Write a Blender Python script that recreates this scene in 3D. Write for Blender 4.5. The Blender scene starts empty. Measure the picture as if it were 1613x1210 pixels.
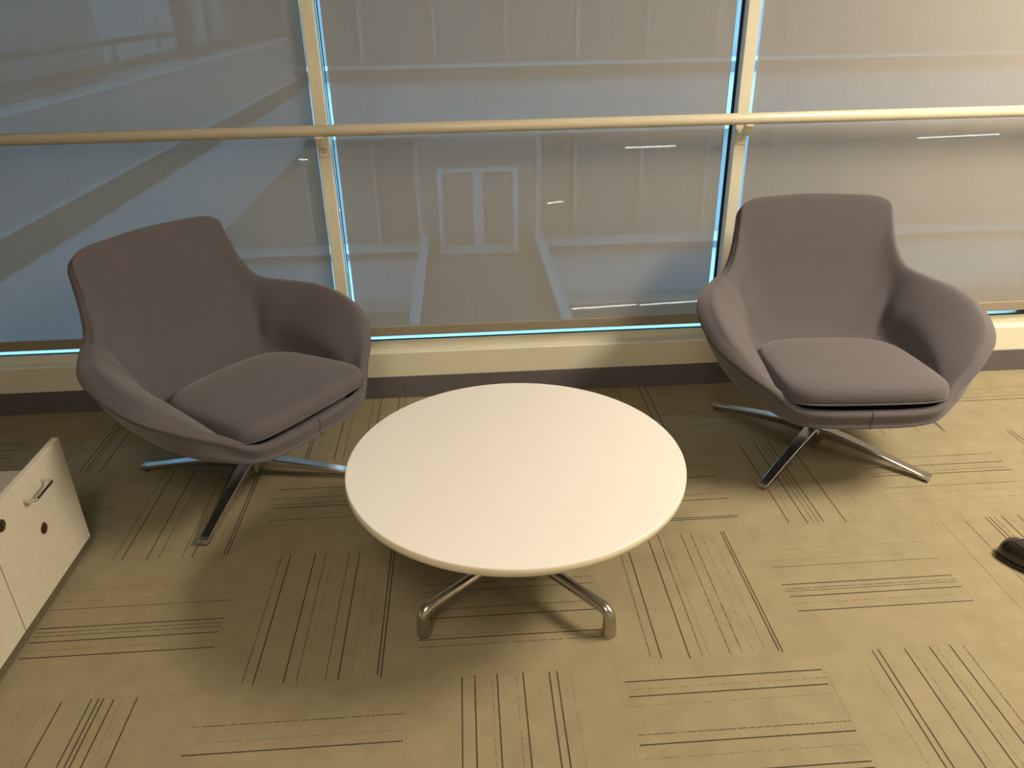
import bpy, bmesh, math, random
from mathutils import Vector, Matrix, noise
random.seed(7)
sc = bpy.context.scene
COL = sc.collection
PI = math.pi

# ------------------------------------------------------------------ camera
cam_d = bpy.data.cameras.new('camera'); cam = bpy.data.objects.new('camera', cam_d); COL.objects.link(cam)
cam_d.sensor_fit = 'HORIZONTAL'; cam_d.sensor_width = 36.0
cam_d.lens = 36.0 * 1220.87 / 1613.0
cam_d.clip_start = 0.05; cam_d.clip_end = 200
cam.matrix_world = (Matrix.Translation((0.68519, -1.36885, 1.47634))
                    @ Matrix.Rotation(-0.055159, 4, 'Z') @ Matrix.Rotation(1.103691, 4, 'X')
                    @ Matrix.Rotation(-0.020044, 4, 'Z'))
sc.camera = cam

# ------------------------------------------------------------------ world and exposure
w = bpy.data.worlds.new('world'); sc.world = w; w.use_nodes = True
bg = w.node_tree.nodes['Background']
bg.inputs['Color'].default_value = (0.28, 0.63, 0.97, 1)
bg.inputs['Strength'].default_value = 5.0
sc.view_settings.view_transform = 'Standard'
sc.view_settings.look = 'None'
sc.view_settings.exposure = 0.0
sc.view_settings.gamma = 1.0
sc.view_settings.use_curve_mapping = False

# ceiling lamps: x, y, length_x, length_y, strength  (built as ceiling_light things further down)
LAMP_COL = (1.0, 0.85, 0.64)
LAMPS = [(3.4, 0.1, 0.6, 1.2, 74.0), (0.3, -1.7, 0.6, 1.2, 17.0), (5.4, -0.8, 0.6, 1.2, 16.0)]
CEIL = 2.7

# ------------------------------------------------------------------ helpers
def new_mat(name):
    m = bpy.data.materials.new(name); m.use_nodes = True
    nt = m.node_tree
    return m, nt, nt.nodes['Principled BSDF']

def simple(name, col, rough=0.5, metal=0.0, spec=0.5, var=0.0, scale=20.0, bump=0.0, bscale=200.0, coat=0.0):
    m, nt, b = new_mat(name)
    b.inputs['Roughness'].default_value = rough
    b.inputs['Metallic'].default_value = metal
    b.inputs['Specular IOR Level'].default_value = spec
    b.inputs['Coat Weight'].default_value = coat
    tc = nt.nodes.new('ShaderNodeTexCoord')
    n = nt.nodes.new('ShaderNodeTexNoise'); n.inputs['Scale'].default_value = scale; n.inputs['Detail'].default_value = 4
    nt.links.new(tc.outputs['Object'], n.inputs['Vector'])
    r = nt.nodes.new('ShaderNodeValToRGB')
    r.color_ramp.elements[0].position = 0.3; r.color_ramp.elements[1].position = 0.7
    r.color_ramp.elements[0].color = tuple(c * (1 - var) for c in col) + (1,)
    r.color_ramp.elements[1].color = tuple(min(1, c * (1 + var)) for c in col) + (1,)
    nt.links.new(n.outputs['Fac'], r.inputs['Fac']); nt.links.new(r.outputs['Color'], b.inputs['Base Color'])
    if bump:
        n2 = nt.nodes.new('ShaderNodeTexNoise'); n2.inputs['Scale'].default_value = bscale; n2.inputs['Detail'].default_value = 3
        nt.links.new(tc.outputs['Object'], n2.inputs['Vector'])
        bp = nt.nodes.new('ShaderNodeBump'); bp.inputs['Strength'].default_value = bump; bp.inputs['Distance'].default_value = 0.002
        nt.links.new(n2.outputs['Fac'], bp.inputs['Height']); nt.links.new(bp.outputs['Normal'], b.inputs['Normal'])
    return m

def tag(o, label=None, cat=None, group=None, kind=None):
    if label: o['label'] = label
    if cat: o['category'] = cat
    if group: o['group'] = group
    if kind: o['kind'] = kind
    return o

def empty(name, loc=(0, 0, 0), rz=0.0):
    o = bpy.data.objects.new(name, None); COL.objects.link(o)
    o.location = loc; o.rotation_euler = (0, 0, rz); o.empty_display_size = 0.1
    return o

def obj(name, bm, mat, parent=None, smooth=False, bevel=0.0, seg=2, loc=(0, 0, 0), angle=40):
    me = bpy.data.meshes.new(name)
    bmesh.ops.recalc_face_normals(bm, faces=bm.faces)
    bm.to_mesh(me); bm.free()
    for mm in (mat if isinstance(mat, (list, tuple)) else [mat]): me.materials.append(mm)
    o = bpy.data.objects.new(name, me); COL.objects.link(o)
    o.location = loc
    if parent: o.parent = parent
    if smooth:
        for p in me.polygons: p.use_smooth = True
    if bevel:
        md = o.modifiers.new('bevel', 'BEVEL'); md.width = bevel; md.segments = seg; md.limit_method = 'ANGLE'
        md.angle_limit = math.radians(angle)
        md.harden_normals = False
    return o

def box(bm, x0, x1, y0, y1, z0, z1, mi=0):
    vs = [bm.verts.new((x, y, z)) for x in (x0, x1) for y in (y0, y1) for z in (z0, z1)]
    for f in ((0, 1, 3, 2), (4, 6, 7, 5), (0, 4, 5, 1), (2, 3, 7, 6), (0, 2, 6, 4), (1, 5, 7, 3)):
        fc = bm.faces.new([vs[i] for i in f]); fc.material_index = mi
    return vs

def boxo(name, dims, mat, parent=None, bevel=0.0, seg=2):
    bm = bmesh.new(); box(bm, *dims)
    return obj(name, bm, mat, parent, bevel=bevel, seg=seg)

def lathe(bm, prof, cx=0, cy=0, n=48):
    rings = []
    for r, z in prof:
        if r < 1e-6: rings.append([bm.verts.new((cx, cy, z))])
        else: rings.append([bm.verts.new((cx + r * math.cos(2 * PI * i / n), cy + r * math.sin(2 * PI * i / n), z)) for i in range(n)])
    for a, b in zip(rings, rings[1:]):
        for i in range(n):
            j = (i + 1) % n
            if len(a) == 1 and len(b) == 1: continue
            if len(a) == 1: bm.faces.new((a[0], b[i], b[j]))
            elif len(b) == 1: bm.faces.new((a[i], b[0], a[j]))
            else: bm.faces.new((a[i], b[i], b[j], a[j]))

def tube(bm, pts, rad, n=16, sx=1.0, caps=True):
    """sweep an ellipse along a 3-D path; rad is a number or a list"""
    pts = [Vector(p) for p in pts]; m = len(pts)
    rr = rad if isinstance(rad, (list, tuple)) else [rad] * m
    rings = []; up = None
    for i, p in enumerate(pts):
        t = (pts[min(i + 1, m - 1)] - pts[max(i - 1, 0)]).normalized()
        if up is None:
            up = Vector((0, 0, 1)) if abs(t.z) < 0.9 else Vector((1, 0, 0))
        up = (up - t * up.dot(t)).normalized()
        s = t.cross(up)
        rings.append([bm.verts.new(p + (s * math.cos(a) * sx + up * math.sin(a)) * rr[i]) for a in [2 * PI * k / n for k in range(n)]])
    for a, b in zip(rings, rings[1:]):
        for k in range(n):
            l = (k + 1) % n; bm.faces.new((a[k], a[l], b[l], b[k]))
    if caps:
        bm.faces.new(rings[0][::-1]); bm.faces.new(rings[-1])

def cr(P, t):
    """centripetal-free Catmull-Rom through list of equal-length tuples, t in [0, len-1]"""
    n = len(P); i = min(int(t), n - 2); f = t - i
    g = lambda k: P[max(0, min(n - 1, k))]
    a, b, c, d = g(i - 1), g(i), g(i + 1), g(i + 2)
    if i == 0: a = tuple(2 * b[k] - c[k] for k in range(len(b)))
    if i == n - 2: d = tuple(2 * c[k] - b[k] for k in range(len(b)))
    return tuple(0.5 * (2 * b[k] + (c[k] - a[k]) * f + (2 * a[k] - 5 * b[k] + 4 * c[k] - d[k]) * f * f
                        + (3 * b[k] - a[k] - 3 * c[k] + d[k]) * f ** 3) for k in range(len(b)))

def smooth_path(pts, n=8):
    P = [tuple(p) for p in pts]
    return [Vector(cr(P, i / n)) for i in range((len(P) - 1) * n + 1)]

# ------------------------------------------------------------------ materials
M = {}
def fabric(name, col):
    m, nt, b = new_mat(name)
    tc = nt.nodes.new('ShaderNodeTexCoord')
    n = nt.nodes.new('ShaderNodeTexNoise'); n.inputs['Scale'].default_value = 700; n.inputs['Detail'].default_value = 3
    n2 = nt.nodes.new('ShaderNodeTexNoise'); n2.inputs['Scale'].default_value = 9; n2.inputs['Detail'].default_value = 3
    nt.links.new(tc.outputs['Object'], n.inputs['Vector']); nt.links.new(tc.outputs['Object'], n2.inputs['Vector'])
    mx = nt.nodes.new('ShaderNodeMix'); mx.data_type = 'FLOAT'; mx.inputs[0].default_value = 0.25
    nt.links.new(n.outputs['Fac'], mx.inputs[2]); nt.links.new(n2.outputs['Fac'], mx.inputs[3])
    r = nt.nodes.new('ShaderNodeValToRGB')
    r.color_ramp.elements[0].position = 0.3; r.color_ramp.elements[1].position = 0.7
    r.color_ramp.elements[0].color = tuple(c * 0.86 for c in col) + (1,)
    r.color_ramp.elements[1].color = tuple(c * 1.14 for c in col) + (1,)
    nt.links.new(mx.outputs[0], r.inputs['Fac']); nt.links.new(r.outputs['Color'], b.inputs['Base Color'])
    b.inputs['Roughness'].default_value = 0.9; b.inputs['Specular IOR Level'].default_value = 0.15
    b.inputs['Sheen Weight'].default_value = 0.25; b.inputs['Sheen Roughness'].default_value = 0.5
    bp = nt.nodes.new('ShaderNodeBump'); bp.inputs['Strength'].default_value = 0.25; bp.inputs['Distance'].default_value = 0.001
    nt.links.new(n.outputs['Fac'], bp.inputs['Height']); nt.links.new(bp.outputs['Normal'], b.inputs['Normal'])
    return m
M['fabric'] = fabric('grey_wool', (0.112, 0.101, 0.112))
M['seam'] = simple('seam_thread', (0.07, 0.06, 0.06), 0.9, spec=0.1)
M['alu'] = simple('polished_aluminium', (0.60, 0.58, 0.57), 0.20, 1.0, var=0.03, scale=40)
M['alu_soft'] = simple('brushed_aluminium', (0.52, 0.50, 0.47), 0.24, 1.0, var=0.04, scale=60)
M['black_plastic'] = simple('black_plastic', (0.02, 0.02, 0.02), 0.4)
M['laminate'] = simple('white_laminate', (0.83, 0.81, 0.80), 0.42, var=0.006, scale=3)
M['edge'] = simple('cream_edge_band', (0.72, 0.66, 0.52), 0.45)
M['cream'] = simple('cream_paint', (0.77, 0.74, 0.60), 0.45, var=0.02, scale=8)
M['rail'] = simple('cream_rail_paint', (0.66, 0.60, 0.47), 0.28, var=0.01)
M['rubber'] = simple('grey_rubber_base', (0.125, 0.115, 0.125), 0.55, var=0.05, scale=30)
M['gasket'] = simple('black_gasket', (0.015, 0.02, 0.03), 0.7)
M['wall'] = simple('painted_wall', (0.62, 0.58, 0.50), 0.8, var=0.01)
M['ceiling'] = simple('ceiling_tile', (0.75, 0.73, 0.68), 0.9, var=0.02, scale=60)
M['cabinet'] = simple('pale_speckled_laminate', (0.68, 0.64, 0.54), 0.5, var=0.045, scale=35)
M['cab_dark'] = simple('dark_plinth', (0.05, 0.045, 0.04), 0.7)
M['chrome'] = simple('chrome', (0.7, 0.68, 0.66), 0.12, 1.0)
M['brass'] = simple('lock_brass', (0.30, 0.21, 0.09), 0.35, 1.0)
M['leather'] = simple('dark_brown_leather', (0.014, 0.009, 0.006), 0.24, var=0.25, scale=40, bump=0.12, bscale=90, coat=0.4)
M['sole'] = simple('shoe_sole', (0.03, 0.025, 0.018), 0.6)
M['tube_light'] = None

def carpet(name, col, line=None, fac=0.0, thr=0.5):
    m, nt, b = new_mat(name)
    tc = nt.nodes.new('ShaderNodeTexCoord')
    fine = nt.nodes.new('ShaderNodeTexNoise'); fine.inputs['Scale'].default_value = 420; fine.inputs['Detail'].default_value = 2
    mid = nt.nodes.new('ShaderNodeTexNoise'); mid.inputs['Scale'].default_value = 14; mid.inputs['Detail'].default_value = 5
    for n in (fine, mid): nt.links.new(tc.outputs['Object'], n.inputs['Vector'])
    a = nt.nodes.new('ShaderNodeMath'); a.operation = 'MULTIPLY_ADD'; a.inputs[1].default_value = 0.65
    mm = nt.nodes.new('ShaderNodeMath'); mm.operation = 'MULTIPLY'; mm.inputs[1].default_value = 0.35
    nt.links.new(mid.outputs['Fac'], mm.inputs[0]); nt.links.new(fine.outputs['Fac'], a.inputs[0]); nt.links.new(mm.outputs[0], a.inputs[2])
    r = nt.nodes.new('ShaderNodeValToRGB')
    r.color_ramp.elements[0].position = 0.32; r.color_ramp.elements[1].position = 0.68
    r.color_ramp.elements[0].color = tuple(c * 0.80 for c in col) + (1,)
    r.color_ramp.elements[1].color = tuple(c * 1.20 for c in col) + (1,)
    nt.links.new(a.outputs[0], r.inputs['Fac'])
    out = r.outputs['Color']
    if line:
        # a broken yarn line: dark loops that come and go along their length
        n3 = nt.nodes.new('ShaderNodeTexNoise'); n3.inputs['Scale'].default_value = 150; n3.inputs['Detail'].default_value = 2
        nt.links.new(tc.outputs['Object'], n3.inputs['Vector'])
        r3 = nt.nodes.new('ShaderNodeValToRGB')
        r3.color_ramp.elements[0].position = thr - 0.08; r3.color_ramp.elements[1].position = thr + 0.08
        nt.links.new(n3.outputs['Fac'], r3.inputs['Fac'])
        mf = nt.nodes.new('ShaderNodeMath'); mf.operation = 'MULTIPLY'; mf.inputs[1].default_value = fac
        nt.links.new(r3.outputs['Color'], mf.inputs[0])
        mx = nt.nodes.new('ShaderNodeMix'); mx.data_type = 'RGBA'
        nt.links.new(mf.outputs[0], mx.inputs[0]); nt.links.new(out, mx.inputs[6])
        mx.inputs[7].default_value = tuple(line) + (1,)
        out = mx.outputs[2]
    nt.links.new(out, b.inputs['Base Color'])
    b.inputs['Roughness'].default_value = 0.95; b.inputs['Specular IOR Level'].default_value = 0.1
    bp = nt.nodes.new('ShaderNodeBump'); bp.inputs['Strength'].default_value = 0.35; bp.inputs['Distance'].default_value = 0.002
    nt.links.new(fine.outputs['Fac'], bp.inputs['Height']); nt.links.new(bp.outputs['Normal'], b.inputs['Normal'])
    return m
CARP = (0.288, 0.247, 0.158)
CLINE = (0.055, 0.045, 0.035)
M['carpet'] = carpet('carpet_loop', CARP)
M['carpet_faint'] = carpet('carpet_faint_line', CARP, CLINE, 0.55, 0.52)
M['carpet_mid'] = carpet('carpet_mid_line', CARP, CLINE, 0.75, 0.42)
M['carpet_strong'] = carpet('carpet_strong_line', CARP, CLINE, 0.92, 0.28)
M['carpet_seam'] = carpet('carpet_tile_seam', CARP, CLINE, 0.30, 0.50)

def shade_mat():
    m = bpy.data.materials.new('woven_sun_screen'); m.use_nodes = True; nt = m.node_tree; nt.nodes.clear()
    out = nt.nodes.new('ShaderNodeOutputMaterial')
    tc = nt.nodes.new('ShaderNodeTexCoord')
    dif = nt.nodes.new('ShaderNodeBsdfDiffuse'); tr = nt.nodes.new('ShaderNodeBsdfTranslucent'); tp = nt.nodes.new('ShaderNodeBsdfTransparent')
    tr.inputs['Color'].default_value = (0.10, 0.09, 0.07, 1)
    # fabric colour with faint vertical weave streaks
    mp = nt.nodes.new('ShaderNodeMapping'); mp.inputs['Scale'].default_value = (260, 1, 5)
    n = nt.nodes.new('ShaderNodeTexNoise'); n.inputs['Scale'].default_value = 1.0; n.inputs['Detail'].default_value = 2
    nt.links.new(tc.outputs['Object'], mp.inputs['Vector']); nt.links.new(mp.outputs[0], n.inputs['Vector'])
    r = nt.nodes.new('ShaderNodeValToRGB'); r.color_ramp.elements[0].position = 0.25; r.color_ramp.elements[1].position = 0.75
    r.color_ramp.elements[0].color = (0.308, 0.279, 0.242, 1); r.color_ramp.elements[1].color = (0.364, 0.330, 0.286, 1)
    nt.links.new(n.outputs['Fac'], r.inputs['Fac']); nt.links.new(r.outputs['Color'], dif.inputs['Color'])
    ad = nt.nodes.new('ShaderNodeAddShader'); nt.links.new(dif.outputs[0], ad.inputs[0]); nt.links.new(tr.outputs[0], ad.inputs[1])
    mx = nt.nodes.new('ShaderNodeMixShader')
    m2 = nt.nodes.new('ShaderNodeMapRange'); m2.inputs['From Min'].default_value = 0.25; m2.inputs['From Max'].default_value = 0.75
    m2.inputs['To Min'].default_value = 0.215; m2.inputs['To Max'].default_value = 0.265
    nt.links.new(n.outputs['Fac'], m2.inputs['Value']); nt.links.new(m2.outputs[0], mx.inputs['Fac'])
    nt.links.new(ad.outputs[0], mx.inputs[1]); nt.links.new(tp.outputs[0], mx.inputs[2])
    nt.links.new(mx.outputs[0], out.inputs['Surface'])
    return m
M['shade'] = shade_mat()
M['hem'] = simple('shade_hem_bar', (0.30, 0.26, 0.20), 0.8, var=0.03)

def glass_mat():
    m = bpy.data.materials.new('window_glass'); m.use_nodes = True; nt = m.node_tree; nt.nodes.clear()
    out = nt.nodes.new('ShaderNodeOutputMaterial'); tp = nt.nodes.new('ShaderNodeBsdfTransparent'); gl = nt.nodes.new('ShaderNodeBsdfGlossy')
    gl.inputs['Roughness'].default_value = 0.0; tp.inputs['Color'].default_value = (0.90, 0.96, 0.98, 1)
    fr = nt.nodes.new('ShaderNodeFresnel'); fr.inputs['IOR'].default_value = 1.5
    mx = nt.nodes.new('ShaderNodeMixShader')
    nt.links.new(fr.outputs[0], mx.inputs[0]); nt.links.new(tp.outputs[0], mx.inputs[1]); nt.links.new(gl.outputs[0], mx.inputs[2])
    nt.links.new(mx.outputs[0], out.inputs['Surface'])
    return m
M['glass'] = glass_mat()

def emit(name, col, s):
    m = bpy.data.materials.new(name); m.use_nodes = True; nt = m.node_tree; nt.nodes.clear()
    out = nt.nodes.new('ShaderNodeOutputMaterial'); e = nt.nodes.new('ShaderNodeEmission')
    e.inputs['Color'].default_value = tuple(col) + (1,); e.inputs['Strength'].default_value = s
    nt.links.new(e.outputs[0], out.inputs['Surface'])
    return m

# ------------------------------------------------------------------ the setting
YW = 1.48           # face of the window wall
YG = 1.545           # glass
XL, XR, YB = -4.6, 6.9, -3.6

TILES = {
 (0,0):[(.19,2),(.243,3),(.388,3),(.45,2),(.49,1),(.588,2),(.65,3),(.71,1),(.775,1),(.838,3),(.857,3)],
 (-1,0):[(.782,1),(.688,1),(.628,2),(.489,3),(.458,2),(.431,2),(.39,3),(.33,1),(.283,3)],
 (-1,-1):[(.186,1),(.291,1),(.361,3),(.497,3),(.53,3),(.553,3),(.603,3),(.641,1),(.712,3)],
 (0,-1):[(.794,2),(.706,1),(.647,3),(.5,3),(.46,2),(.39,3)],
 (1,-1):[(.25,3),(.312,3),(.395,1),(.42,3),(.512,1),(.546,3),(.673,3),(.711,3),(.778,1)],
 (2,-1):[(.893,3),(.845,1),(.805,3),(.75,1),(.595,2),(.543,3),(.474,1),(.39,3),(.36,3)],
 (2,0):[(.185,2),(.237,3),(.377,3),(.443,2),(.479,1),(.584,2),(.644,2),(.702,1),(.765,1),(.829,3),(.846,3)],
 (3,0):[(.79,1),(.698,1),(.639,2),(.493,3),(.458,2),(.439,2),(.398,3),(.344,1),(.288,3)],
 (3,-1):[(.222,1),(.288,3),(.32,3),(.453,3),(.489,1),(.582,3),(.616,1),(.687,3),(.753,2)],
 (4,0):[(.203,1),(.354,2),(.495,3),(.521,3),(.551,2),(.602,3),(.651,1),(.705,3)],
 (1,0):[(.866,3),(.843,3),(.655,2),(.599,2),(.459,2),(.393,3),(.27,1),(.243,3),(.194,2)],
 (3,1):[(.274,3),(.322,1),(.387,3),(.428,2),(.458,2),(.49,3),(.626,3),(.692,1),(.777,1)],
 (4,1):[(.691,2),(.585,3),(.549,1),(.516,2),(.481,3),(.343,2),(.271,1),(.19,1)],
 (2,1):[(.777,1),(.728,2),(.583,3),(.52,2),(.387,2),(.324,3),(.2,1),(.14,3),(.122,3)],
 (3,2):[(.481,2),(.429,1),(.385,2),(.277,2)],
 (4,2):[(.188,1),(.235,2),(.376,2),(.446,2),(.576,1),(.643,2),(.709,1),(.823,3),(.838,3)],
 (5,2):[(.649,2),(.558,1),(.504,2),(.451,3),(.297,1)],
 (-1,1):[(.194,2),(.247,3),(.393,3),(.46,2),(.498,1),(.597,2),(.658,3),(.714,1),(.785,1),(.842,3),(.861,3)],
 (0,1):[(.685,3),(.579,2),(.511,2),(.475,3),(.344,2),(.288,1),(.196,1)],
 (-2,1):[(.727,2),(.573,2),(.515,2),(.374,2),(.313,2)],
 (-2,2):[(.3,1),(.42,2),(.577,3),(.614,3),(.64,2),(.72,3)],
 (2,2):[(.4,1),(.497,2),(.555,2),(.623,1),(.738,3),(.793,3)],
}
PAT = [TILES[(0,0)], TILES[(-1,0)], TILES[(3,-1)]]
def build_floor():
    bm = bmesh.new()
    box(bm, XL, XR, YB, YG + 0.15, -0.12, 0.0, 0)
    S = 0.5
    def quad(x0, x1, y0, y1, mi, z=0.0004):
        x0, x1 = max(x0, XL), min(x1, XR); y0, y1 = max(y0, YB), min(y1, YW)
        if x1 - x0 < 1e-4 or y1 - y0 < 1e-4: return
        f = bm.faces.new([bm.verts.new(p) for p in ((x0, y0, z), (x1, y0, z), (x1, y1, z), (x0, y1, z))]); f.material_index = mi
    for c in range(-10, 14):
        for r in range(-8, 3):
            pat = TILES.get((c, r))
            if pat is None:
                pat = random.choice(PAT)
                if random.random() < .5: pat = [(1 - p, k) for p, k in pat]
            for p, k in pat:
                hw = (0.0, .0011, .0014, .0017)[k]
                a, b = 0.012 + random.random() * .02, 1 - 0.004 - random.random() * .012
                if (c + r) % 2 == 0:
                    quad((c + p) * S - hw, (c + p) * S + hw, (r + a) * S, (r + b) * S, k)
                else:
                    quad((c + a) * S, (c + b) * S, (r + p) * S - hw, (r + p) * S + hw, k)
    for c in range(-10, 15):
        quad(c * S - .0008, c * S + .0008, YB, YW, 4, 0.0003)
    for r in range(-8, 4):
        quad(XL, XR, r * S - .0008, r * S + .0008, 4, 0.0003)
    o = obj('floor', bm, [M['carpet'], M['carpet_faint'], M['carpet_mid'], M['carpet_strong'], M['carpet_seam']])
    for p in o.data.polygons:          # keep every carpet face looking up
        pass
    tag(o, kind='structure')
build_floor()

def struct(name, dims, mat, bevel=0.0):
    o = boxo(name, dims, mat, bevel=bevel); tag(o, kind='structure'); return o
struct('ceiling', (XL, XR, YB, YG + .15, CEIL, CEIL + .12), M['ceiling'])
struct('wall_left', (XL - .12, XL, YB, YG + .15, 0, CEIL), M['wall'])
struct('wall_right', (XR, XR + .12, YB, YG + .15, 0, CEIL), M['wall'])
struct('wall_rear', (XL, XR, YB - .12, YB, 0, CEIL), M['wall'])
# low curb under the windows, with a small raised nosing, and the rubber base
bm = bmesh.new()
pr = [(YW, 0.0), (YW, .197), (YW + .003, .2005), (YW + .010, .2005), (YW + .013, .197), (YG - .012, .197), (YG - .012, .231), (YG + .15, .231), (YG + .15, 0)]
va = [bm.verts.new((XL, y, z)) for y, z in pr]; vb = [bm.verts.new((XR, y, z)) for y, z in pr]
for i in range(len(pr)):
    j = (i + 1) % len(pr); bm.faces.new((va[i], va[j], vb[j], vb[i]))
bm.faces.new(va); bm.faces.new(vb[::-1])
tag(obj('wall_front', bm, M['cream']), kind='structure')
struct('trim_1', (XL, XR, YW, YG + .15, 2.55, CEIL), M['cream'])
bm = bmesh.new()
joints = [-4.6, -1.9, 0.4, 2.45, 4.7, 6.9]
for a, b in zip(joints, joints[1:]): box(bm, a + .0004, b - .0004, YW - .005, YW, 0.0, .096)
tag(obj('baseboard_front', bm, M['rubber'], bevel=.0015, seg=1), kind='structure')

MULL = [-4.305, -2.805, -1.305, .195, 1.6895, 3.185, 4.685, 6.185]
for i, x in enumerate(MULL):
    o = struct('trim_%d' % (i + 2), (x - .0217, x + .0217, YW, YW + .042, .1985, 2.56), M['cream'], bevel=.002)
    # glazing frame and gasket behind the cover
    g = boxo('glazing_frame', (x - .019, x + .019, YW + .042, YG + .02, .231, 2.55), M['cream'], o)
    bm = bmesh.new()
    box(bm, x - .0285, x - .0190, YG - .016, YG - .008, .231, 2.55)
    box(bm, x + .0245, x + .0270, YG - .012, YG - .004, .231, 2.55)
    obj('gasket', bm, M['gasket'], o)

for i, (a, b) in enumerate(zip(MULL, MULL[1:])):
    bm = bmesh.new(); box(bm, a + .020, b - .020, YG, YG + .006, .231, 2.55)
    o = obj('window_%d' % (i + 1), bm, M['glass']); tag(o, kind='structure')
    bm = bmesh.new(); box(bm, a + .03, b - .03, YG - .006, YG - .001, .2315, .2345)
    obj('gasket', bm, M['gasket'], o)

# ------------------------------------------------------------------ roller shades (one per bay)
SHADE_LABEL = {
 2: 'woven roller shade in the bay behind the brown left armchair',
 3: 'woven roller shade in the middle bay above the round table',
 4: 'woven roller shade in the bay behind the right armchair',
}
YS = 1.502
for i, (a, b) in enumerate(zip(MULL, MULL[1:])):
    if i not in SHADE_LABEL and i not in (0, 1, 5, 6): continue
    x0, x1 = a + .042, b - .0555
    if i == 2: x0, x1 = a + .042, b - .0280
    if i == 4: x0 = a + .0375
    if i in (0, 1, 5, 6): continue
    root = empty('roller_shade', ((x0 + x1) / 2, YS, .27))
    tag(root, SHADE_LABEL[i], 'window shade', 'woven roller shades along the window wall')
    hw = (x1 - x0) / 2
    bm = bmesh.new(); box(bm, -hw, hw, -.0004, .0004, .034, 2.20)
    obj('shade_cloth', bm, M['shade'], root)
    bm = bmesh.new(); box(bm, -hw, hw, -.006, .006, -.004, .036)
    obj('hem_bar', bm, M['hem'], root, bevel=.003)
    bm = bmesh.new(); tube(bm, [(-hw, .02, 2.22), (hw, .02, 2.22)], .028, 20)
    obj('roller', bm, M['cream'], root, smooth=True)
# bays wholly outside the picture keep their shades too, so the light stays even
for i in (0, 1, 5, 6):
    a, b = MULL[i], MULL[i + 1]; x0, x1 = a + .06, b - .055
    root = empty('roller_shade', ((x0 + x1) / 2, YS, .27))
    hw = (x1 - x0) / 2
    bm = bmesh.new(); box(bm, -hw, hw, -.0004, .0004, .034, 2.20); obj('shade_cloth', bm, M['shade'], root)
    bm = bmesh.new(); box(bm, -hw, hw, -.006, .006, -.004, .036); obj('hem_bar', bm, M['hem'], root, bevel=.003)
    bm = bmesh.new(); tube(bm, [(-hw, .02, 2.22), (hw, .02, 2.22)], .028, 20); obj('roller', bm, M['cream'], root, smooth=True)
    tag(root, {0: 'woven roller shade in the end bay by the left wall', 1: 'woven roller shade in the second bay from the left wall',
               5: 'woven roller shade in the second bay from the right wall', 6: 'woven roller shade in the end bay by the right wall'}[i],
        'window shade', 'woven roller shades along the window wall')

# ------------------------------------------------------------------ handrail
RY, RZ, RR = YW - .068, 1.069, .0195
root = empty('handrail', (1.0, RY, RZ))
tag(root, 'long round cream handrail running across all the window shades', 'handrail')
bm = bmesh.new(); tube(bm, [(XL + .02 - 1, 0, 0), (XR - .02 - 1, 0, 0)], RR, 32); obj('rail_tube', bm, M['rail'], root, smooth=True)
for x in MULL:
    X = x - 1.0
    # curved arm: comes out of the mullion, dips under the rail and cradles it
    bm = bmesh.new()
    yw = YW - RY
    prof_o = [(yw, -.052), (yw - .022, -.056), (yw - .044, -.046), (yw - .060, -.030), (-.004, -.0185)]
    path = [Vector((0, yw + .001, -.060)), Vector((0, yw - .020, -.060)), Vector((0, yw - .040, -.054)), Vector((0, yw - .054, -.040)), Vector((0, .003, -.024)), Vector((0, 0, -.016))]
    P = smooth_path(path, 5)
    n = len(P); th = .006
    rows = []
    for k, p in enumerate(P):
        t = (P[min(k + 1, n - 1)] - P[max(k - 1, 0)]).normalized(); nn = Vector((0, -t.z, t.y))
        rows.append([bm.verts.new(p + Vector((sx * .015, 0, 0)) + nn * s * th) for sx, s in ((-1, -1), (1, -1), (1, 1), (-1, 1))])
    for a, b in zip(rows, rows[1:]):
        for k in range(4): l = (k + 1) % 4; bm.faces.new((a[k], a[l], b[l], b[k]))
    bm.faces.new(rows[0]); bm.faces.new(rows[-1][::-1])
    br = obj('rail_bracket', bm, M['cream'], root, bevel=.002, loc=(X, 0, 0))
    bm = bmesh.new(); box(bm, -.0165, .0165, yw - .005, yw, -.098, -.045); obj('bracket_plate', bm, M['cream'], br, bevel=.0015)
    bm = bmesh.new()
    lathe(bm, [(0, .0), (.0042, .0), (.0042, .0018), (.003, .0026), (0, .0028)], n=20)
    bmesh.ops.rotate(bm, verts=bm.verts, cent=(0, 0, 0), matrix=Matrix.Rotation(PI / 2, 3, 'X'))
    obj('screw', bm, M['chrome'], br, smooth=True, loc=(0, yw - .005, -.082))
    bm = bmesh.new(); box(bm, -.013, .013, -.014, .014, -.024, -.0175); obj('saddle', bm, M['cream'], br, bevel=.001)

# ------------------------------------------------------------------ ceiling lights
for k, (x, y, lx, ly, s) in enumerate(LAMPS):
    r = empty('ceiling_light', (x, y, CEIL))
    tag(r, ['recessed ceiling light above the right armchair', 'recessed ceiling light behind the round table near the rear wall', 'recessed ceiling light near the right wall'][k], 'ceiling light', 'recessed ceiling lights')
    bm = bmesh.new()
    for d in ((-lx/2 - .03, lx/2 + .03, -ly/2 - .03, -ly/2), (-lx/2 - .03, lx/2 + .03, ly/2, ly/2 + .03), (-lx/2 - .03, -lx/2, -ly/2, ly/2), (lx/2, lx/2 + .03, -ly/2, ly/2)):
        box(bm, *d, -.02, 0)
    obj('frame', bm, M['ceiling'], r)
    bm = bmesh.new(); box(bm, -lx/2, lx/2, -ly/2, ly/2, -.012, -.001)
    obj('diffuser', bm, emit('lamp_glow_%d' % k, LAMP_COL, s), r)

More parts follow.
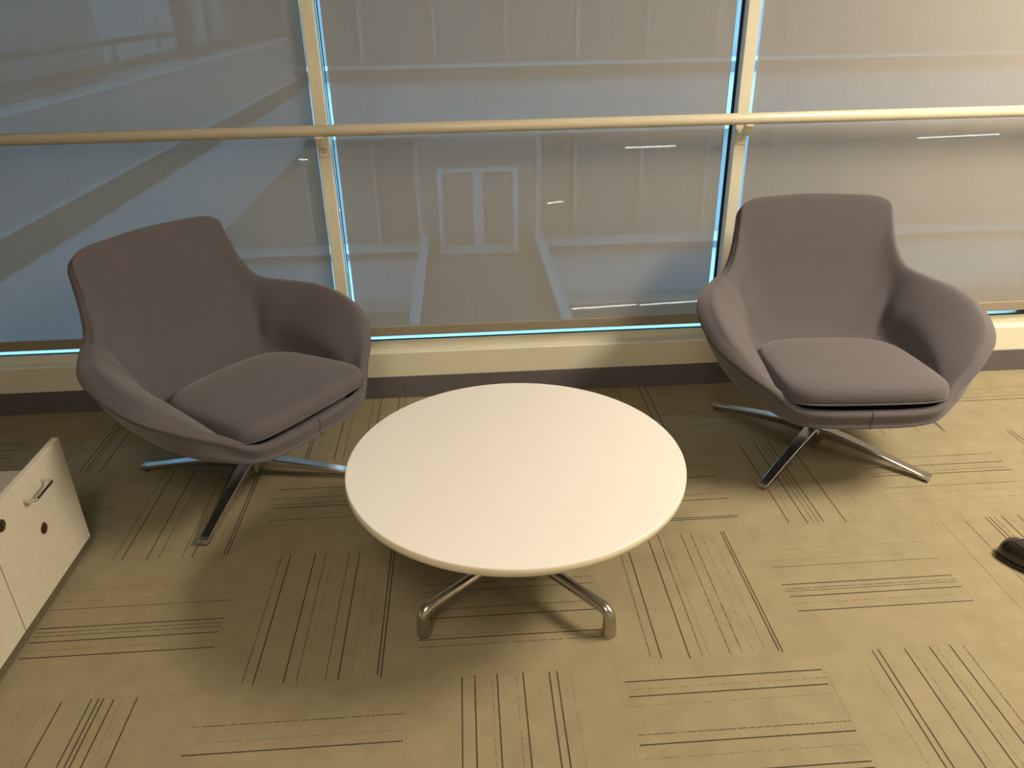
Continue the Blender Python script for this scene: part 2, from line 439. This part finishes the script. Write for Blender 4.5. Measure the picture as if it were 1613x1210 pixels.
# ------------------------------------------------------------------ the lounge chair
# t nodes run along the rim from the front centre (0) to the top centre of the back
#        rim (x,y,z)            outer belly B          inner wall M           inner foot I           half thickness
NODES = [
 ((0, -.374, .325),   (0, -.350, .262),   (0, -.348, .306),   (0, -.320, .296), .016, .014, .008),
 ((.12, -.371, .325), (.115, -.345, .262),(.115, -.345, .306),(.11, -.318, .296), .016, .014, .008),
 ((.222, -.355, .331),(.195, -.320, .264),(.200, -.326, .312),(.19, -.300, .300), .014, .014, .012),
 ((.285, -.310, .370),(.250, -.260, .276),(.248, -.276, .340),(.235, -.262, .316), .010, .019, .026),
 ((.376, -.256, .424),(.285, -.175, .300),(.275, -.210, .388),(.245, -.190, .335), .010, .036, .034),
 ((.446, -.176, .476),(.316, -.080, .325),(.292, -.115, .426),(.248, -.095, .345), .010, .052, .024),
 ((.468, -.058, .520),(.328, .015, .342), (.298, -.015, .448),(.246, .000, .350), .010, .058, .014),
 ((.446, .060, .548), (.316, .100, .352), (.288, .066, .456),(.240, .060, .350), .010, .054, .008),
 ((.384, .156, .566), (.288, .165, .368), (.266, .124, .460),(.225, .095, .350), .012, .042, .004),
 ((.326, .215, .588), (.258, .210, .385), (.262, .176, .478),(.200, .118, .350), .016, .028, .002),
 ((.297, .255, .645), (.225, .238, .400), (.243, .202, .505),(.160, .130, .350), .018, .024, .002),
 ((.283, .285, .712), (.190, .255, .410), (.215, .221, .520),(.125, .140, .350), .019, .022, .002),
 ((.270, .309, .774), (.150, .265, .415), (.180, .234, .530),(.095, .145, .350), .020, .022, .002),
 ((.218, .326, .802), (.100, .272, .418), (.135, .241, .535),(.065, .148, .350), .020, .024, .002),
 ((.110, .337, .810), (.050, .276, .420), (.070, .247, .540),(.035, .150, .350), .020, .024, .002),
 ((0, .341, .813),    (0, .278, .420),    (0, .249, .541),   (0, .150, .350), .020, .024, .002),
]
flat = [tuple(a) + tuple(b) + tuple(c) + tuple(d) + (e, f, h_) for a, b, c, d, e, f, h_ in NODES]
NT = len(flat) - 1
def node_at(t):
    s = 1.0
    if t < 0: t = -t; s = -1.0
    if t > NT: t = 2 * NT - t; s = -s
    ext = []
    v = cr_sym(t)
    R_, B_, M_, I_ = Vector(v[0:3]), Vector(v[3:6]), Vector(v[6:9]), Vector(v[9:12])
    for q in (R_, B_, M_, I_): q.x *= s
    return R_, B_, M_, I_, v[12], v[13], v[14]
def cr_sym(t):
    """Catmull-Rom over the half rim, mirrored at both ends so it closes smoothly"""
    i = min(int(t), NT - 1); f = t - i
    def g(k):
        if k < 0: q = list(flat[-k]); sg = -1
        elif k > NT: q = list(flat[2 * NT - k]); sg = -1
        else: return flat[k]
        for m_ in (0, 3, 6, 9): q[m_] = -q[m_]
        return tuple(q)
    a, b, c, d = g(i - 1), g(i), g(i + 1), g(i + 2)
    return [0.5 * (2 * b[k] + (c[k] - a[k]) * f + (2 * a[k] - 5 * b[k] + 4 * c[k] - d[k]) * f * f + (3 * b[k] - a[k] - 3 * c[k] + d[k]) * f ** 3) for k in range(15)]

def profile(t):
    R_, B_, M_, I_, ho, hi, bu = node_at(t)
    R0 = node_at(t - .05)[0]; R1 = node_at(t + .05)[0]
    T = (R1 - R0).normalized()
    D = (R_ - (B_ + M_) / 2); D = (D - T * D.dot(T)).normalized()
    N = T.cross(D).normalized()
    out = Vector((R_.x, R_.y - .0, 0))
    if N.dot(B_ - M_) < 0: N = -N
    th = math.atan2(B_.y, B_.x)
    C0 = Vector((.085 * math.cos(th), .085 * math.sin(th) + .0, .243))
    pts = [C0, C0.lerp(B_, .5) + Vector((0, 0, -.006)), B_,
           B_.lerp(R_ + N * ho - D * ho * 1.6, .58) + N * (ho * .5 + bu),
           R_ + N * (ho + bu * .42) - D * (ho * 1.8 + .006), R_ + N * ho * .75 - D * ho * .45, R_, R_ - N * hi * .55 - D * hi * .14, R_ - N * hi - D * hi * .62,
           M_, I_, Vector((I_.x * .5, I_.y * .5 - .02, .328))]
    return pts, N, D, R_

def build_shell(parent):
    bm = bmesh.new()
    NP = 168; SUB = 5
    rings = []
    per = 2 * NT
    for k in range(NP):
        t = -NT + per * k / NP
        pts = profile(t)[0]
        P = [tuple(p) for p in pts]
        line = []
        for i in range((len(P) - 1) * SUB + 1):
            line.append(bm.verts.new(cr(P, i / SUB)))
        rings.append(line)
    L = len(rings[0])
    for k in range(NP):
        a, b = rings[k], rings[(k + 1) % NP]
        for i in range(L - 1): bm.faces.new((a[i], a[i + 1], b[i + 1], b[i]))
    c0 = bm.verts.new((0, 0, .243)); c1 = bm.verts.new((0, -.03, .326))
    for k in range(NP):
        a, b = rings[k], rings[(k + 1) % NP]
        bm.faces.new((c0, a[0], b[0])); bm.faces.new((c1, b[-1], a[-1]))
    return obj('shell', bm, M['fabric'], parent, smooth=True)

def surf_pt(t, u):
    """a point on the shell skin; u indexes the profile nodes (4 outer, 6 crest, 8 inner, 9 wall, 10 foot)"""
    P = [tuple(p) for p in profile(t)[0]]
    return Vector(cr(P, u))

def build_cushion(parent):
    # plan outline by polar angle, superellipse-like: wide straight front, round back
    half = [(0, -.372), (.10, -.371), (.190, -.363), (.240, -.336), (.256, -.285), (.256, -.20), (.252, -.10), (.245, -.02), (.224, .038), (.180, .082), (.100, .102), (0, .107)]
    ring = []
    hp = [tuple(p) for p in half]
    n = 66
    def g(k):
        if k < 0: return (-hp[-k][0], hp[-k][1])
        if k >= len(hp): q = 2 * (len(hp) - 1) - k; return (-hp[q][0], hp[q][1])
        return hp[k]
    def at(t):
        i = min(int(t), len(hp) - 2); f = t - i
        a, b, c, d = g(i - 1), g(i), g(i + 1), g(i + 2)
        return tuple(0.5 * (2 * b[k] + (c[k] - a[k]) * f + (2 * a[k] - 5 * b[k] + 4 * c[k] - d[k]) * f * f + (3 * b[k] - a[k] - 3 * c[k] + d[k]) * f ** 3) for k in (0, 1))
    hs = [at((len(hp) - 1) * i / n) for i in range(n + 1)]
    outline = hs + [(-x, y) for x, y in hs[-2:0:-1]]
    cx, cy = 0, -.10
    def zoff(x, y): return .018 * (y - cy) / -.27 - .024
    prof = [(0.0, .345), (.6, .345), (.90, .346), (.965, .349), (.988, .356), (.9985, .366), (1.0, .376), (.992, .388), (.972, .399), (.935, .407), (.86, .413), (.70, .418), (.45, .421), (.2, .4225)]
    bm = bmesh.new(); rings = []
    for s, z in prof[1:]:
        rings.append([bm.verts.new((cx + (x - cx) * s, cy + (y - cy) * s, z + zoff(x, cy + (y - cy) * s))) for x, y in outline])
    N_ = len(outline)
    for a, b in zip(rings, rings[1:]):
        for k in range(N_): l = (k + 1) % N_; bm.faces.new((a[k], a[l], b[l], b[k]))
    c = bm.verts.new((cx, cy, .345 + zoff(cx, cy))); c2 = bm.verts.new((cx, cy, .4230 + zoff(cx, cy)))
    for k in range(N_):
        l = (k + 1) % N_; bm.faces.new((c, rings[0][l], rings[0][k])); bm.faces.new((c2, rings[-1][k], rings[-1][l]))
    o = obj('seat_cushion', bm, M['fabric'], parent, smooth=True)
    # piping along the lower front edge
    bm = bmesh.new()
    pts = [(x * 1.0005, cy + (y - cy) * .9995, .3575 + zoff(x, y)) for x, y in outline]
    pts.append(pts[0]); tube(bm, pts, .0022, 8, caps=False)
    obj('piping', bm, M['fabric'], o, smooth=True)
    return o

def build_base(parent, ang):
    b = []
    bm = bmesh.new()
    lathe(bm, [(0, .012), (.030, .012), (.034, .018), (.036, .045), (.036, .062), (.031, .070), (0, .071)], n=40)
    hub = obj('base_hub', bm, M['alu'], parent, smooth=True)
    bm = bmesh.new(); lathe(bm, [(0, .068), (.022, .068), (.022, .20), (.026, .205), (.026, .235), (0, .235)], n=32)
    obj('swivel_column', bm, M['alu'], parent, smooth=True)
    bm = bmesh.new(); box(bm, -.10, .10, -.10, .10, .232, .246); obj('mounting_plate', bm, M['black_plastic'], parent, bevel=.004)
    for k in range(4):
        a = ang + k * PI / 2
        bm = bmesh.new()
        # stations: r, half width top, half width bottom, z top, z bottom
        st = [(.020, .024, .020, .070, .030), (.055, .023, .018, .071, .036), (.10, .0215, .016, .066, .036), (.18, .019, .014, .055, .031), (.27, .0175, .0135, .041, .022), (.345, .0165, .013, .0285, .0125), (.372, .0165, .014, .0240, .0085), (.384, .0170, .015, .0225, .0065), (.402, .0170, .0155, .0220, .0062)]
        rows = []
        for r, wt, wb, zt, zb in st:
            rows.append([bm.verts.new((r, y, z)) for y, z in ((-wb, zb), (wb, zb), (wt, zt - .004), (wt - .003, zt), (-wt + .003, zt), (-wt, zt - .004))])
        for p, q in zip(rows, rows[1:]):
            for i in range(6): j = (i + 1) % 6; bm.faces.new((p[i], p[j], q[j], q[i]))
        bm.faces.new(rows[0]); bm.faces.new(rows[-1][::-1])
        bmesh.ops.rotate(bm, verts=bm.verts, cent=(0, 0, 0), matrix=Matrix.Rotation(a, 3, 'Z'))
        lg = obj('leg', bm, M['alu'], parent, bevel=.0012)
        bm = bmesh.new(); lathe(bm, [(0, 0), (.012, 0), (.012, .0072), (0, .0072)], .385 * math.cos(a), .385 * math.sin(a), 20)
        obj('glide', bm, M['black_plastic'], lg)

def seam_tube(pts, rad, name, parent, mat=None):
    bm = bmesh.new(); tube(bm, pts, rad, 8)
    return obj(name, bm, mat or M['seam'], parent, smooth=True)

def make_chair(loc, yaw, base_ang, label):
    root = empty('lounge_chair', loc, yaw)
    tag(root, label, 'armchair', 'grey upholstered swivel lounge chairs')
    sh = build_shell(root)
    for s in (-1, 1):
        # welt running along the outer edge of the arm down to the front corner
        n = 60
        pts = [surf_pt(s * (2.5 + (8.6 - 2.5) * i / n), 4.9) for i in range(n + 1)]
        seam_tube(pts, .0017, 'edge_welt', sh)
        # seam where arm and back panels meet
        pts = []
        for i in range(25):
            f = i / 24
            pts.append(surf_pt(s * (8.75 - .1 * f), 6.2 + 3.7 * f))
        seam_tube(pts, .0010, 'panel_seam', sh, M['fabric'])
    pts = [surf_pt(0, 6.6 - 4.6 * i / 30) for i in range(31)]
    seam_tube(pts, .0016, 'front_seam', sh)
    build_cushion(root)
    build_base(root, base_ang - yaw)
    return root
make_chair((1.904, .9835, 0), math.radians(-3), math.radians(-45.5), 'grey armchair on the right, brightly lit, facing the viewer')
make_chair((-.092, .956, 0), math.radians(53), math.radians(-98.6), 'dark brownish armchair on the left, turned towards the round table')

# ------------------------------------------------------------------ round table
TX, TY, TZ, TR = .785, .358, .386, .441
root = empty('round_table', (TX, TY, 0), math.radians(-4.7))
tag(root, 'low round white coffee table on a four footed metal base', 'table')
bm = bmesh.new()
lathe(bm, [(0, TZ - .022), (TR - .004, TZ - .022), (TR - .0015, TZ - .0205), (TR - .0015, TZ - .0008), (TR - .0030, TZ), (0, TZ)], n=160)
top = obj('tabletop', bm, M['laminate'], root)
for p in top.data.polygons: p.use_smooth = abs(p.normal.z) < .5
bm = bmesh.new()
lathe(bm, [(TR - .0016, TZ - .0215), (TR, TZ - .0205), (TR + .0006, TZ - .012), (TR, TZ - .0022), (TR - .0016, TZ - .0014)], n=160)
obj('edge_band', bm, M['edge'], top, smooth=True)
bm = bmesh.new(); lathe(bm, [(0, .05), (.030, .05), (.034, .058), (.034, .105), (.028, .112), (.026, .35), (0, .35)], n=40)
obj('column', bm, M['alu_soft'], root, smooth=True)
bm = bmesh.new(); lathe(bm, [(0, .345), (.12, .350), (.13, .364), (0, .364)], n=40); obj('top_plate', bm, M['black_plastic'], root)
FR = .335
for k in range(4):
    a = PI / 4 + k * PI / 2
    bm = bmesh.new()
    path = smooth_path([(.02, 0, .084), (.12, 0, .084), (.22, 0, .082), (.300, 0, .080), (.322, 0, .0765), (.333, 0, .066), (.3355, 0, .050), (.336, 0, .028), (.336, 0, .008)], 6)
    n = len(path); rad = []
    for p in path:
        if p.z > .07: rad.append(.0155)
        else: rad.append(.0155 + .0045 * (1 - p.z / .07))
    tube(bm, path, rad, 24)
    bmesh.ops.rotate(bm, verts=bm.verts, cent=(0, 0, 0), matrix=Matrix.Rotation(a, 3, 'Z'))
    lg = obj('leg', bm, M['alu_soft'], root, smooth=True)
    bm = bmesh.new(); lathe(bm, [(0, 0), (.0165, 0), (.018, .003), (.018, .0078), (0, .0078)], .336 * math.cos(a), .336 * math.sin(a), 28)
    obj('glide', bm, M['chrome'], lg, smooth=False)

# ------------------------------------------------------------------ low cabinet at the left
CX = -.485
root = empty('low_cabinet', (CX, 0, 0))
tag(root, 'low pale cabinet at the left edge with doors facing right', 'cabinet')
CY0, CY1 = -.955, .585
bm = bmesh.new(); box(bm, -.52, -.020, CY0 + .002, CY1 - .004, .045, .286); obj('body', bm, M['cabinet'], root, bevel=.001)
bm = bmesh.new(); box(bm, -.50, -.045, CY0 + .03, CY1 - .03, 0, .045); obj('plinth', bm, M['cab_dark'], root)
def door(y0, y1, hy, holes):
    bm = bmesh.new(); box(bm, -.019, 0, y0, y1, .042, .386)
    d = obj('door', bm, M['cabinet'], root, bevel=.001, seg=1)
    for hy_, hz in holes:
        bm = bmesh.new()
        lathe(bm, [(0, .0003), (.0110, .0003), (.0125, .0015), (.0150, .0022), (.0160, .0012), (.0160, 0)], n=32)
        bmesh.ops.rotate(bm, verts=bm.verts, cent=(0, 0, 0), matrix=Matrix.Rotation(PI / 2, 3, 'Y'))
        l = obj('lock', bm, M['brass'], d, smooth=True, loc=(0, hy_, hz))
        bm = bmesh.new(); box(bm, .0002, .0012, -.0016, .0016, -.007, .007)
        obj('keyhole', bm, M['gasket'], l)
    if hy:
        bm = bmesh.new()
        ya, yb, z0 = hy
        P = [(0, ya, z0), (.020, ya, z0), (.027, ya + .004, z0), (.030, ya + .012, z0), (.030, (ya + yb) / 2, z0), (.030, yb - .012, z0), (.027, yb - .004, z0), (.020, yb, z0), (0, yb, z0)]
        tube(bm, smooth_path(P, 4), .0042, 14)
        h = obj('handle', bm, M['chrome'], d, smooth=True)
        h['label'] = 'chrome bar handle'
door(.197, CY1, (.356, .452, .330), [(.395, .215), (.248, .334)])
door(-.189, .193, (-.155, -.06, .330), [(.010, .215)])
door(-.575, -.193, (-.45, -.354, .330), [(-.385, .215)])
door(CY0, -.579, (-.92, -.824, .330), [(-.60, .262)])

# ------------------------------------------------------------------ shoe at the right edge
def shoe():
    root = empty('shoe', (2.190, .338, 0), math.radians(-56.0))
    tag(root, 'rounded toe of a shiny dark brown leather shoe at the right edge', 'shoe')
    # local x: toe at 0, heel at +.29 ; stations: x, half width, height, centre y
    st = [(0.000, .010, .024, 0), (.004, .024, .038, 0), (.014, .036, .050, 0), (.034, .045, .058, .001), (.066, .050, .062, .002), (.100, .049, .066, .002), (.130, .045, .078, .001), (.165, .039, .092, 0), (.20, .035, .098, 0), (.24, .034, .098, 0), (.27, .030, .094, 0), (.286, .018, .085, 0), (.291, .004, .06, 0)]
    stf = [tuple(s) for s in st]
    bm = bmesh.new(); rows = []
    NN = 60
    for i in range(NN + 1):
        x, hw, h, cy = cr(stf, (len(stf) - 1) * i / NN)
        hw = max(hw, .002); h = max(h, .014)
        row = []
        for k in range(25):
            a = PI * k / 24
            c_, s_ = math.cos(a), math.sin(a)
            y = cy + hw * math.copysign(abs(c_) ** .72, c_); z = .011 + (h - .011) * s_ ** .80
            row.append(bm.verts.new((x, y, z)))
        rows.append(row)
    for a, b in zip(rows, rows[1:]):
        for k in range(24): bm.faces.new((a[k], a[k + 1], b[k + 1], b[k]))
    for a, b in zip(rows, rows[1:]): bm.faces.new((a[0], b[0], b[24], a[24]))
    bm.faces.new(rows[0]); bm.faces.new(rows[-1][::-1])
    up = obj('upper', bm, M['leather'], root, smooth=True)
    # sole: a welt a little wider than the upper
    bm = bmesh.new(); L = []; Rr = []
    for i in range(NN + 1):
        x, hw, h, cy = cr(stf, (len(stf) - 1) * i / NN); hw = max(hw, .002) + .0035
        L.append((x, cy + hw)); Rr.append((x, cy - hw))
    loop = [(-.004, 0)] + L + [(.2945, 0)] + Rr[::-1]
    lo = [bm.verts.new((x, y, 0)) for x, y in loop]; hi = [bm.verts.new((x, y, .013)) for x, y in loop]
    for k in range(len(loop)): l = (k + 1) % len(loop); bm.faces.new((lo[k], lo[l], hi[l], hi[k]))
    bm.faces.new(lo[::-1]); bm.faces.new(hi)
    obj('sole', bm, M['sole'], root, bevel=.0015, angle=60)
    # stitched apron seam over the toe
    bm = bmesh.new()
    pts = []
    for k in range(31):
        a = PI * k / 30
        px = .150 - .118 * math.sin(a) ** .8 ; py = .036 * math.cos(a)
        # find upper height at px, py
        tt = 0
        for i in range(400):
            x, hw, h, cy = cr(stf, (len(stf) - 1) * i / 400)
            if x >= px: break
        c_ = max(-1, min(1, (py - cy) / hw)); aa = math.acos(math.copysign(abs(c_) ** (1 / .72), c_))
        pts.append((px, py, .0115 + (h - .011) * math.sin(aa) ** .80))
    tube(bm, pts, .0014, 8)
    obj('apron_seam', bm, M['leather'], up, smooth=True)
shoe()

# ------------------------------------------------------------------ outside: courtyard seen through the shades
M['ext_light'] = simple('pale_cladding', (0.72, 0.74, 0.76), 0.8, var=0.04, scale=1.5)
M['ext_mid'] = simple('grey_cladding', (0.50, 0.50, 0.50), 0.8, var=0.05, scale=1.0)
M['ext_dark'] = simple('dark_cladding', (0.22, 0.20, 0.185), 0.8, var=0.05, scale=1.0)
M['ext_glass'] = simple('dark_window', (0.33, 0.30, 0.28), 0.35, var=0.05, scale=1.0)
M['ext_pave'] = simple('court_paving', (0.30, 0.27, 0.245), 0.9, var=0.08, scale=1.0)
YF = 17.9; K = 1.695; CZ = 1.47634; CXm = .68519
def fx(x): return CXm + (x - CXm) * K          # measured at 10 m, scaled out to the facade
def fz(z): return CZ + (z - CZ) * K
root = empty('office_building', (3.0, YF, -9.0))
tag(root, 'office building across the courtyard seen dimly through the shades', 'building')
def part(name, dims, mat, par=None):
    bm = bmesh.new(); x0, x1, y0, y1, z0, z1 = dims
    box(bm, x0 - 3.0, x1 - 3.0, y0 - YF, y1 - YF, z0 + 9, z1 + 9)
    return obj(name, bm, mat, par or root)
bx0, bx1 = -14.0, 26.0
part('wall', (bx0, bx1, YF + .3, YF + .8, -9, 9), M['ext_glass'])
part('ledge', (bx0, bx1, YF - .35, YF + .3, fz(.46), fz(.60)), M['ext_dark'])
part('ledge', (bx0, bx1, YF - .35, YF + .3, fz(-2.01), fz(-1.90)), M['ext_dark'])
part('coping', (bx0, bx1, YF - .36, YF + .3, fz(.60), fz(.63)), M['ext_light'])
part('coping', (bx0, bx1, YF - .36, YF + .3, fz(-1.90), fz(-1.865)), M['ext_light'])
part('spandrel', (bx0, bx1, YF - .15, YF + .3, fz(-.30), fz(.46)), M['ext_light'])
part('spandrel', (bx0, bx1, YF - .15, YF + .3, fz(-2.70), fz(-2.01)), M['ext_light'])
part('ledge', (bx0, bx1, YF - .3, YF + .3, fz(-2.85), fz(-2.70)), M['ext_mid'])
for k in range(-7, 14):
    x = fx(.36 + .975 * k)
    if k < -2: continue
    if 0.0 < (x - CXm) / K + CXm < 1.75 : 
        part('mullion', (x - .04, x + .04, YF + .12, YF + .32, fz(.63), 9), M['ext_mid']); continue
    part('mullion', (x - .04, x + .04, YF + .12, YF + .32, fz(.63), 9), M['ext_mid'])
    part('mullion', (x - .04, x + .04, YF + .12, YF + .32, fz(-1.865), fz(-.30)), M['ext_mid'])
# entrance vestibule at the end of the footbridge
zf = fz(-1.90); vx0, vx1 = fx(.02), fx(1.72); YV = YF - .8
v = part('vestibule', (vx0, vx1, YV, YF + .3, zf, fz(-.30)), M['ext_glass'])
for x in (vx0 - .03, vx1 - .08): part('corner_post', (x, x + .13, YV - .06, YV, zf, fz(-.30)), M['ext_mid'], v)
d0, d1 = fx(.30), fx(1.42); dm = (d0 + d1) / 2; dz1 = fz(-.66)
for k, (a, b) in enumerate(((d0, dm), (dm, d1))):
    bm = bmesh.new()
    for q in ((a, a + .12, zf + .02, dz1), (b - .12, b, zf + .02, dz1), (a + .12, b - .12, zf + .02, zf + .24), (a + .12, b - .12, dz1 - .10, dz1)):
        box(bm, q[0] - 3, q[1] - 3, YV - .06 - YF, YV - YF, q[2] + 9, q[3] + 9)
    dd = obj('entrance_door', bm, M['ext_light'], v)

# thin glowing tubes set just before that building's front
glow = emit('bright_tube_glow', (1.0, 0.95, 0.85), 14.0)
def glow_strip(xa, za, xb, zb, label):
    bm = bmesh.new(); xm, zm = (fx(xa) + fx(xb)) / 2, (fz(za) + fz(zb)) / 2
    tube(bm, [(fx(xa) - xm, 0, fz(za) - zm), (fx(xb) - xm, 0, fz(zb) - zm)], .018, 10)
    o = obj('linear_tube', bm, glow, None, loc=(xm, YF - .42, zm)); tag(o, label, 'lamp')
for q in ((2.25, -2.89, 3.25, -2.86, 'long bright tube low behind the middle shade, the left one of two in line'),
          (3.31, -2.87, 4.33, -2.84, 'long bright tube low behind the middle shade, the right one of two in line'),
          (2.97, -.497, 3.68, -.491, 'thin glowing tube just below the handrail in the middle shade'),
          (7.20, -.484, 8.40, -.463, 'thin glowing tube below the handrail behind the right shade'),
          (1.87, -1.245, 2.09, -1.224, 'short glowing tube beside the footbridge entrance'),
          (-1.58, -.522, -1.47, -.526, 'tiny glowing tube beside the left mullion below the handrail')):
    glow_strip(*q)

# footbridge from the vestibule towards us
bw0, bw1 = fx(.13), fx(1.66)
root = empty('footbridge', ((bw0 + bw1) / 2, 12.5, zf))
tag(root, 'footbridge with pale parapets leading to double doors across the courtyard', 'footbridge')
cxb = (bw0 + bw1) / 2; hwb = (bw1 - bw0) / 2
def bpart(name, dims, mat):
    bm = bmesh.new(); box(bm, *dims); return obj(name, bm, mat, root)
YN = -9.5
bpart('deck', (-hwb - .1, hwb + .1, YN, YV - .08 - 12.5, -.35, -.005), M['ext_pave'])
for s in (-1, 1):
    a, b = sorted((s * hwb, s * (hwb + .12)))
    bpart('parapet', (a, b, YN, YV - .08 - 12.5, -.005, .50), M['ext_dark'])
    a, b = sorted((s * (hwb - .04), s * (hwb + .16)))
    bpart('parapet_cap', (a, b, YN, YV - .08 - 12.5, .50, .55), M['ext_light'])

# walkway wing on the left, running away from the window wall
root = empty('walkway_wing', (-3.0, 9.0, -1.67))
tag(root, 'walkway wing with pale parapet and railings at the far left outside', 'building')
def wpart(name, dims, mat):
    bm = bmesh.new(); x0, x1, y0, y1, z0, z1 = dims
    box(bm, x0 + 3, x1 + 3, y0 - 9, y1 - 9, z0 + 1.67, z1 + 1.67); return obj(name, bm, mat, root)
wpart('lower_wall', (-3.4, -3.0, 1.9, YF - .4, -1.67, -.46), M['ext_light'])
wpart('slab_edge', (-3.6, -2.96, 1.9, YF - .4, -.46, -.17), M['ext_dark'])
wpart('slab_lip', (-3.2, -2.95, 1.9, YF - .4, -.17, -.14), M['ext_light'])
wpart('parapet', (-3.2, -3.0, 1.9, YF - .4, -.14, .655), M['ext_mid'])
wpart('parapet_cap', (-3.22, -2.98, 1.9, YF - .4, .655, .685), M['ext_light'])
wpart('railing_bar', (-3.06, -3.0, 1.9, YF - .4, .80, .885), M['ext_dark'])
wpart('railing_bar', (-3.06, -3.0, 1.9, 10.6, 1.06, 1.11), M['ext_dark'])
for k in range(7):
    y = 2.4 + 1.4 * k
    wpart('railing_post', (-3.06, -3.01, y, y + .05, .685, 1.06), M['ext_mid'])
wpart('deck', (-4.4, -3.2, 1.9, YF - .4, -.20, -.05), M['ext_mid'])
wpart('back_wall', (-4.6, -4.4, 1.9, 11.0, -.05, 3.2), M['ext_mid'])
wpart('bright_window', (-4.6, -4.4, 11.0, 14.3, -.05, 3.2), M['ext_light'])  # stands for a bright window, its brightness put into the pale colour
wpart('back_wall', (-4.6, -4.4, 14.3, YF - .4, -.05, 3.2), M['ext_glass'])
for y0, y1 in ((15.4, 15.9), (16.7, 17.2)):
    wpart('pier', (-4.4, -4.3, y0, y1, -.05, 3.2), M['ext_light'])
bm = bmesh.new(); box(bm, -30, 40, YG + .6, YF + .5, -9.3, -9.0)
tag(obj('courtyard_ground', bm, M['ext_pave']), kind='structure')
